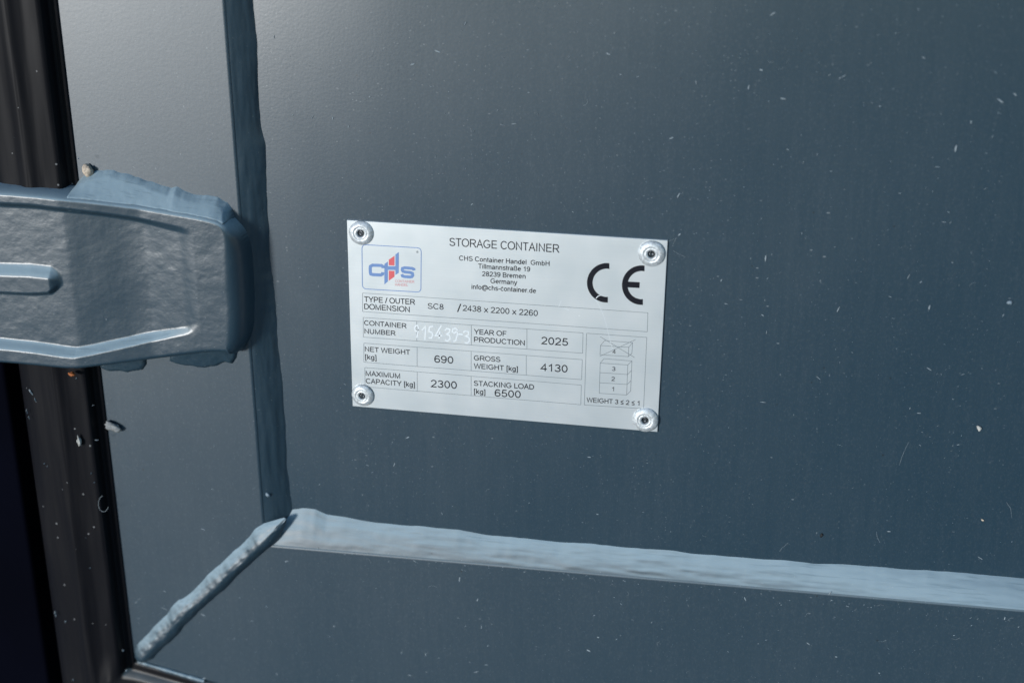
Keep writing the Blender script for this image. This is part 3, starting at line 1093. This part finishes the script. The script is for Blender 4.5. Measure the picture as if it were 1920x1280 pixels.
# number scratched into its field by hand
S3 = lambda *p: [uv(*z3(*q)) for q in p]
digits = [
    S3((803, 150), (790, 172), (770, 165), (764, 138), (775, 115), (795, 110), (805, 128), (803, 165), (795, 205), (788, 242)),
    S3((842, 162), (880, 118), (878, 190), (872, 262)),
    S3((960, 118), (920, 128), (915, 175), (945, 182), (955, 210), (940, 242), (912, 238)),
    S3((1046, 108), (1012, 165), (982, 218), (1056, 216)), S3((1030, 172), (1020, 248)),
    S3((1082, 165), (1100, 142), (1135, 150), (1130, 182), (1100, 202), (1132, 215), (1135, 250), (1112, 274), (1080, 262)),
    S3((1210, 168), (1180, 190), (1158, 175), (1165, 148), (1195, 140), (1214, 160), (1212, 210), (1195, 268), (1170, 278)),
    S3((1218, 200), (1268, 206)),
    S3((1272, 185), (1295, 168), (1330, 178), (1325, 210), (1298, 222), (1335, 238), (1338, 272), (1315, 296), (1288, 288)),
]
for dd in digits:
    link('scratched_digit', strokes_mesh([dd], 0.00055, INK_Y - 0.00002), M_SCRATCH, plate)
arc = [uv(*z2(*p)) for p in ((985, 790), (1012, 835), (1042, 895), (1068, 960), (1090, 1030), (1108, 1100), (1128, 1180), (1142, 1240), (1160, 1300))]
link('scratch', strokes_mesh([arc], 0.00018, INK_Y - 0.00002), M_SCRATCH, plate)
link('scratch', strokes_mesh([[uv(*z2(*p)) for p in ((988, 775), (1008, 752), (1038, 742))]], 0.0003, INK_Y - 0.00002), M_SCRATCH, plate)
link('scratch', strokes_mesh([[uv(*z2(*p)) for p in ((600, 860), (625, 800))], [uv(*z2(*p)) for p in ((655, 878), (712, 900))]], 0.00025, INK_Y - 0.00002), M_SCRATCH, plate)


# blind rivets
def rivet_mesh(seed):
    pf = [(4.95, 0.0), (4.98, 0.35), (4.85, 0.62), (4.5, 0.95), (4.0, 1.28), (3.5, 1.5), (3.1, 1.58), (2.85, 1.52), (2.65, 1.38), (2.5, 1.36),
          (2.3, 1.45), (2.0, 1.48), (1.75, 1.38), (1.5, 1.2), (1.38, 0.95), (1.34, 0.4), (1.32, -0.4)]
    n = 56
    V_ = []
    for r_, h_ in pf:
        for k in range(n):
            th = 2 * math.pi * k / n
            wob_ = 0.05 * float(vnoise(math.cos(th) * 1.5 + 5, math.sin(th) * 1.5 + r_, seed)) + 0.02 * float(vnoise(math.cos(th) * 5 + 9, math.sin(th) * 5 + r_ * 2, seed + 1))
            hh_ = h_ + (wob_ * 1.2 if 0.3 < h_ else 0)
            rr_ = r_ * (1 + (0.02 * float(vnoise(math.cos(th) + 3, math.sin(th) + 3, seed + 2))))
            V_.append((rr_ * 0.001 * math.cos(th), -hh_ * 0.001, rr_ * 0.001 * math.sin(th)))
    F_ = []
    for i in range(len(pf) - 1):
        for k in range(n):
            F_.append((i * n + k, i * n + (k + 1) % n, (i + 1) * n + (k + 1) % n, (i + 1) * n + k))
    me_ = mesh_from(V_, F_, True)
    return me_


def mandrel_mesh():
    pf = [(1.33, 0.25), (1.1, 0.3), (0.98, 0.32), (0.92, 0.62), (0.8, 0.72), (0.45, 0.66), (0.3, 0.5), (0.0, 0.46)]
    n = 24
    V_ = []
    for r_, h_ in pf:
        for k in range(n):
            th = 2 * math.pi * k / n
            V_.append((r_ * 0.001 * math.cos(th), -(h_ + 0.16 * math.sin(th + 0.6) * (0.2 < r_ < 1.0)) * 0.001, r_ * 0.001 * math.sin(th)))
    F_ = [(i * n + k, i * n + (k + 1) % n, (i + 1) * n + (k + 1) % n, (i + 1) * n + k) for i in range(len(pf) - 1) for k in range(n)]
    return mesh_from(V_, F_, True)


for i, (px, py, sc) in enumerate([(676, 438, 1.03), (1221.5, 477, 1.08), (679, 742.5, 0.99), (1209.5, 788.5, 1.06)]):
    p = at(px, py, -0.0012)
    u, v = p.x * cR + p.z * sR, -p.x * sR + p.z * cR
    rv = link('rivet', rivet_mesh(200 + 7 * i), M_RIVET, plate)
    rv.location = (u, 0.0, v)
    rv.rotation_euler = (R(random.uniform(-3, 3)), R(random.uniform(0, 360)), R(random.uniform(-3, 3)))
    rv.scale = (sc, 1, sc)
    link('mandrel', mandrel_mesh(), M_MANDREL, rv)

# ------------------------------------------------------------------ bits of dirt
def fleck(bm, x, y, z, ln, wd, ang, th=0.00025, n=7):
    """low irregular crumb lying on an upright face"""
    c, s_ = math.cos(ang), math.sin(ang)
    ring_ = []
    for k in range(n):
        t = 2 * math.pi * k / n
        a_ = ln * (0.75 + 0.5 * random.random()) * math.cos(t)
        b_ = wd * (0.75 + 0.5 * random.random()) * math.sin(t)
        ring_.append(bm.verts.new((x + a_ * c - b_ * s_, y + 0.00005, z + a_ * s_ + b_ * c)))
    tip = bm.verts.new((x, y - th, z))
    for k in range(n):
        bm.faces.new((ring_[k], ring_[(k + 1) % n], tip))


def fibre(bm, pts, y, wd):
    for q in stroke(pts, wd):
        vs = [bm.verts.new((p[0], y, p[1])) for p in q]
        bm.faces.new(vs)
        mid_ = (q[0] + q[1]) / 2


def finish(bm, name, mat):
    bmesh.ops.recalc_face_normals(bm, faces=bm.faces)
    me_ = bpy.data.meshes.new('mesh')
    bm.to_mesh(me_)
    bm.free()
    return link(name, me_, mat)


bm = bmesh.new()


def surf_y(x, z):
    if x > xe + 0.013 and z > ze + 0.013:
        return YP + float(bulge(x)) - 0.0002
    if x < xe or z < ze:
        return YF
    return None


pl_poly = [(652, 413), (1252, 450), (1233, 809), (659, 762)]
cnt = 0
while cnt < 760:
    px, py = random.uniform(120, 1920), random.uniform(0, 1280)
    y = YP if (px > 560 and py < 960) else YF
    p = at(px, py, y)
    ys = surf_y(p.x, p.z)
    if ys is None or p.x < xg + 0.003:
        continue
    if -0.068 < p.x < 0.068 and -0.045 < p.z < 0.045:
        continue
    if px < 490 and 300 < py < 720:
        continue
    low_area = ys == YF and py > 1000
    if not low_area and random.random() < 0.55:
        continue
    if float(fbm(p.x / 0.03 + 9, p.z / 0.03 + 4, 170, 2)) < random.uniform(-1.1, 0.7):
        continue
    big = random.random() ** 5
    ln = 0.00010 + 0.00042 * big * (1.3 if low_area else 0.8)
    fleck(bm, p.x, ys, p.z, ln * random.uniform(1, 3.6), ln * random.uniform(0.35, 0.7), random.choice([0, 0, 0.8, 1.4]) + random.uniform(-0.7, 0.7), 0.00012)
    cnt += 1
# crumbs caught along the lower side of the level weld, and hair-fine fibres
for k in range(70):
    px = random.uniform(640, 1920)
    py = 1020 + (px - 510) * 0.099 + random.expovariate(0.16)
    p = at(px, py, YF)
    fleck(bm, p.x, YF, p.z, random.uniform(0.00015, 0.0006), random.uniform(0.0001, 0.0002), random.uniform(-0.5, 0.5), 0.00012)
for k in range(30):
    px, py = random.uniform(560, 1900), random.uniform(20, 1270)
    if k % 2:
        px = random.uniform(620, 1900)
        py = 1024 + (px - 510) * 0.099 + random.uniform(0, 60)
    p = at(px, py, YF if py > 1000 else YP)
    ys = surf_y(p.x, p.z)
    if ys is None or (-0.068 < p.x < 0.068 and -0.045 < p.z < 0.045):
        continue
    a0 = random.uniform(0, 6.28)
    r0 = random.uniform(0.0006, 0.0022)
    pts = []
    for q in range(7):
        t = a0 + q * random.uniform(0.15, 0.4)
        pts.append((p.x + r0 * math.cos(t), p.z + r0 * 0.8 * math.sin(t)))
    fibre(bm, pts, ys - 0.00015, 0.00007)
for pts in ([(1705, 832), (1698, 846), (1692, 860), (1687, 876)], [(1644, 1000), (1645, 1010), (1650, 1020)], [(1890, 951), (1898, 962), (1900, 980)],
            [(1478, 1018), (1466, 1028), (1462, 1034)], [(1254, 452), (1268, 446), (1262, 458)], [(1262, 470), (1285, 482)]):
    fibre(bm, [(at(*q, YP).x, at(*q, YP).z) for q in pts], YP + float(bulge(at(*pts[0], YP).x)) - 0.0003, 0.00008)
# on the rubber
for px, py, ln in [(27, 258, .4), (57, 295, .3), (30, 175, .3), (80, 690, .3), (82, 870, .3), (88, 875, .25), (170, 888, .3), (176, 905, .25), (142, 710, .35),
                   (176, 1222, .45), (185, 1241, .7), (230, 1220, .45), (236, 1258, .5), (136, 1275, .4), (122, 1166, .4), (168, 1065, .35), (160, 1008, .3), (146, 298, .3)]:
    p = at(px, py, YF - 0.0078)
    fleck(bm, p.x, YF - 0.0072, p.z, ln * 0.0012, ln * 0.001, 1.2, 0.0008)
for px, py, ln, wd_, an in [(57, 735, 1.0, .45, -1.1), (66, 750, .8, .2, -1.2), (50, 772, .9, .25, -1.45), (54, 783, .5, .25, -1.3), (132, 1040, 0.5, .2, 1.3),
                            (136, 1056, 0.9, .3, -1.1), (103, 1150, .9, .35, -1.5), (181, 825, .7, .2, 0.1), (174, 760, .4, .15, .5)]:
    p = at(px, py, YF - 0.0075)
    fleck(bm, p.x, YF - 0.0073, p.z, ln * 0.0016, wd_ * 0.001, an, 0.0005)
ringp = [at(195 + 11 * math.cos(k * 0.45) * 0.9, 943 + 15 * math.sin(k * 0.45), YF - 0.0074) for k in range(1, 11)]
fibre(bm, [(p.x, p.z) for p in ringp], YF - 0.0079, 0.00013)
dust = finish(bm, 'dust', M_DUST)
dust['kind'] = 'stuff'
dust['label'] = 'fine pale dust flecks and fibres clinging to the dark paint'


def crumb(name, label, cat, px, py, y, size, mat, ang=0.0, asp=0.6, th=0.5, seed=1):
    """small irregular lump sitting on an upright face"""
    bm_ = bmesh.new()
    bmesh.ops.create_icosphere(bm_, subdivisions=3, radius=1.0)
    c, s_ = math.cos(ang), math.sin(ang)
    p_ = at(px, py, y)
    if y == YP:
        y = YP + float(bulge(p_.x))
        p_ = at(px, py, y)
    for v_ in bm_.verts:
        k_ = 1 + 0.32 * float(fbm(v_.co.x * 1.6 + 7, v_.co.z * 1.6 + v_.co.y * 1.3 + 3, seed, 3))
        x_, y_, z_ = v_.co.x * size * k_, v_.co.y * size * th * k_, v_.co.z * size * asp * k_
        v_.co = (x_ * c - z_ * s_, y_, x_ * s_ + z_ * c)
    me_ = bpy.data.meshes.new('mesh')
    bm_.to_mesh(me_)
    bm_.free()
    for f_ in me_.polygons:
        f_.use_smooth = True
    o_ = link(name, me_, mat)
    o_.location = (p_.x, y - size * th * 0.55, p_.z)
    tag(o_, label, cat)
    return o_


M_STRAW = simple('dry_plant_bit', (0.66, 0.54, 0.42), 0.85, var=0.45, scale=900)
M_WHITE = simple('white_plaster_bit', (0.55, 0.54, 0.50), 0.85, var=0.35, scale=700)
M_GREYB = simple('grey_fluff', (0.30, 0.31, 0.31), 0.9, var=0.45, scale=800)
M_RUST = simple('rust_orange_bit', (0.45, 0.14, 0.04), 0.8, var=0.4, scale=900)
M_PAINTB = simple('painted_lump', (0.20, 0.26, 0.31), 0.45, var=0.2, scale=500)
crumb('dry_crumb', 'beige dry crumb perched on top of the hinge weld beside the black seal', 'crumb', 167, 319, YF - 0.001, 0.0026, M_STRAW, 1.5, 0.75, 0.7, 301)
crumb('lint_tuft', 'grey fluffy tuft stuck to the edge of the black seal below the hinge', 'lint', 213, 799, YF - 0.001, 0.0037, M_GREYB, -0.3, 0.52, 0.4, 307)
crumb('white_grain', 'small white rice shaped grain stuck on the black rubber seal', 'grain', 149.5, 826, YF - 0.0079, 0.0023, M_WHITE, -1.45, 0.33, 0.4, 311)
crumb('rust_crumb', 'tiny orange rust coloured crumb under the lowest point of the hinge', 'crumb', 136, 700, YF - 0.0095, 0.0016, M_RUST, 0.0, 0.5, 0.8, 317)
crumb('plaster_crumb', 'white crumb stuck alone on the panel at far right', 'crumb', 1836, 802, YP, 0.0013, M_WHITE, -0.9, 0.7, 0.5, 323)
crumb('yellowish_speck', 'tiny yellowish speck above the right end of the level weld', 'speck', 1842, 974, YP, 0.0006, M_STRAW, -0.5, 0.6, 0.5, 331)
crumb('paint_lump', 'small glossy paint lump on the panel near the right edge', 'paint lump', 1893, 567, YP, 0.0010, M_PAINTB, 0, 0.75, 0.6, 337)
crumb('dark_grit', 'tiny black grit on the panel above the level weld', 'grit', 1540, 1003, YP, 0.0009, M_DARKBIT, 1.4, 0.6, 0.5, 341)
crumb('weld_pearl', 'small round painted weld spatter low on the upright weld bead', 'spatter', 502, 926, YF + 0.002, 0.0012, M_PAINTB, 0, 0.9, 0.8, 347)
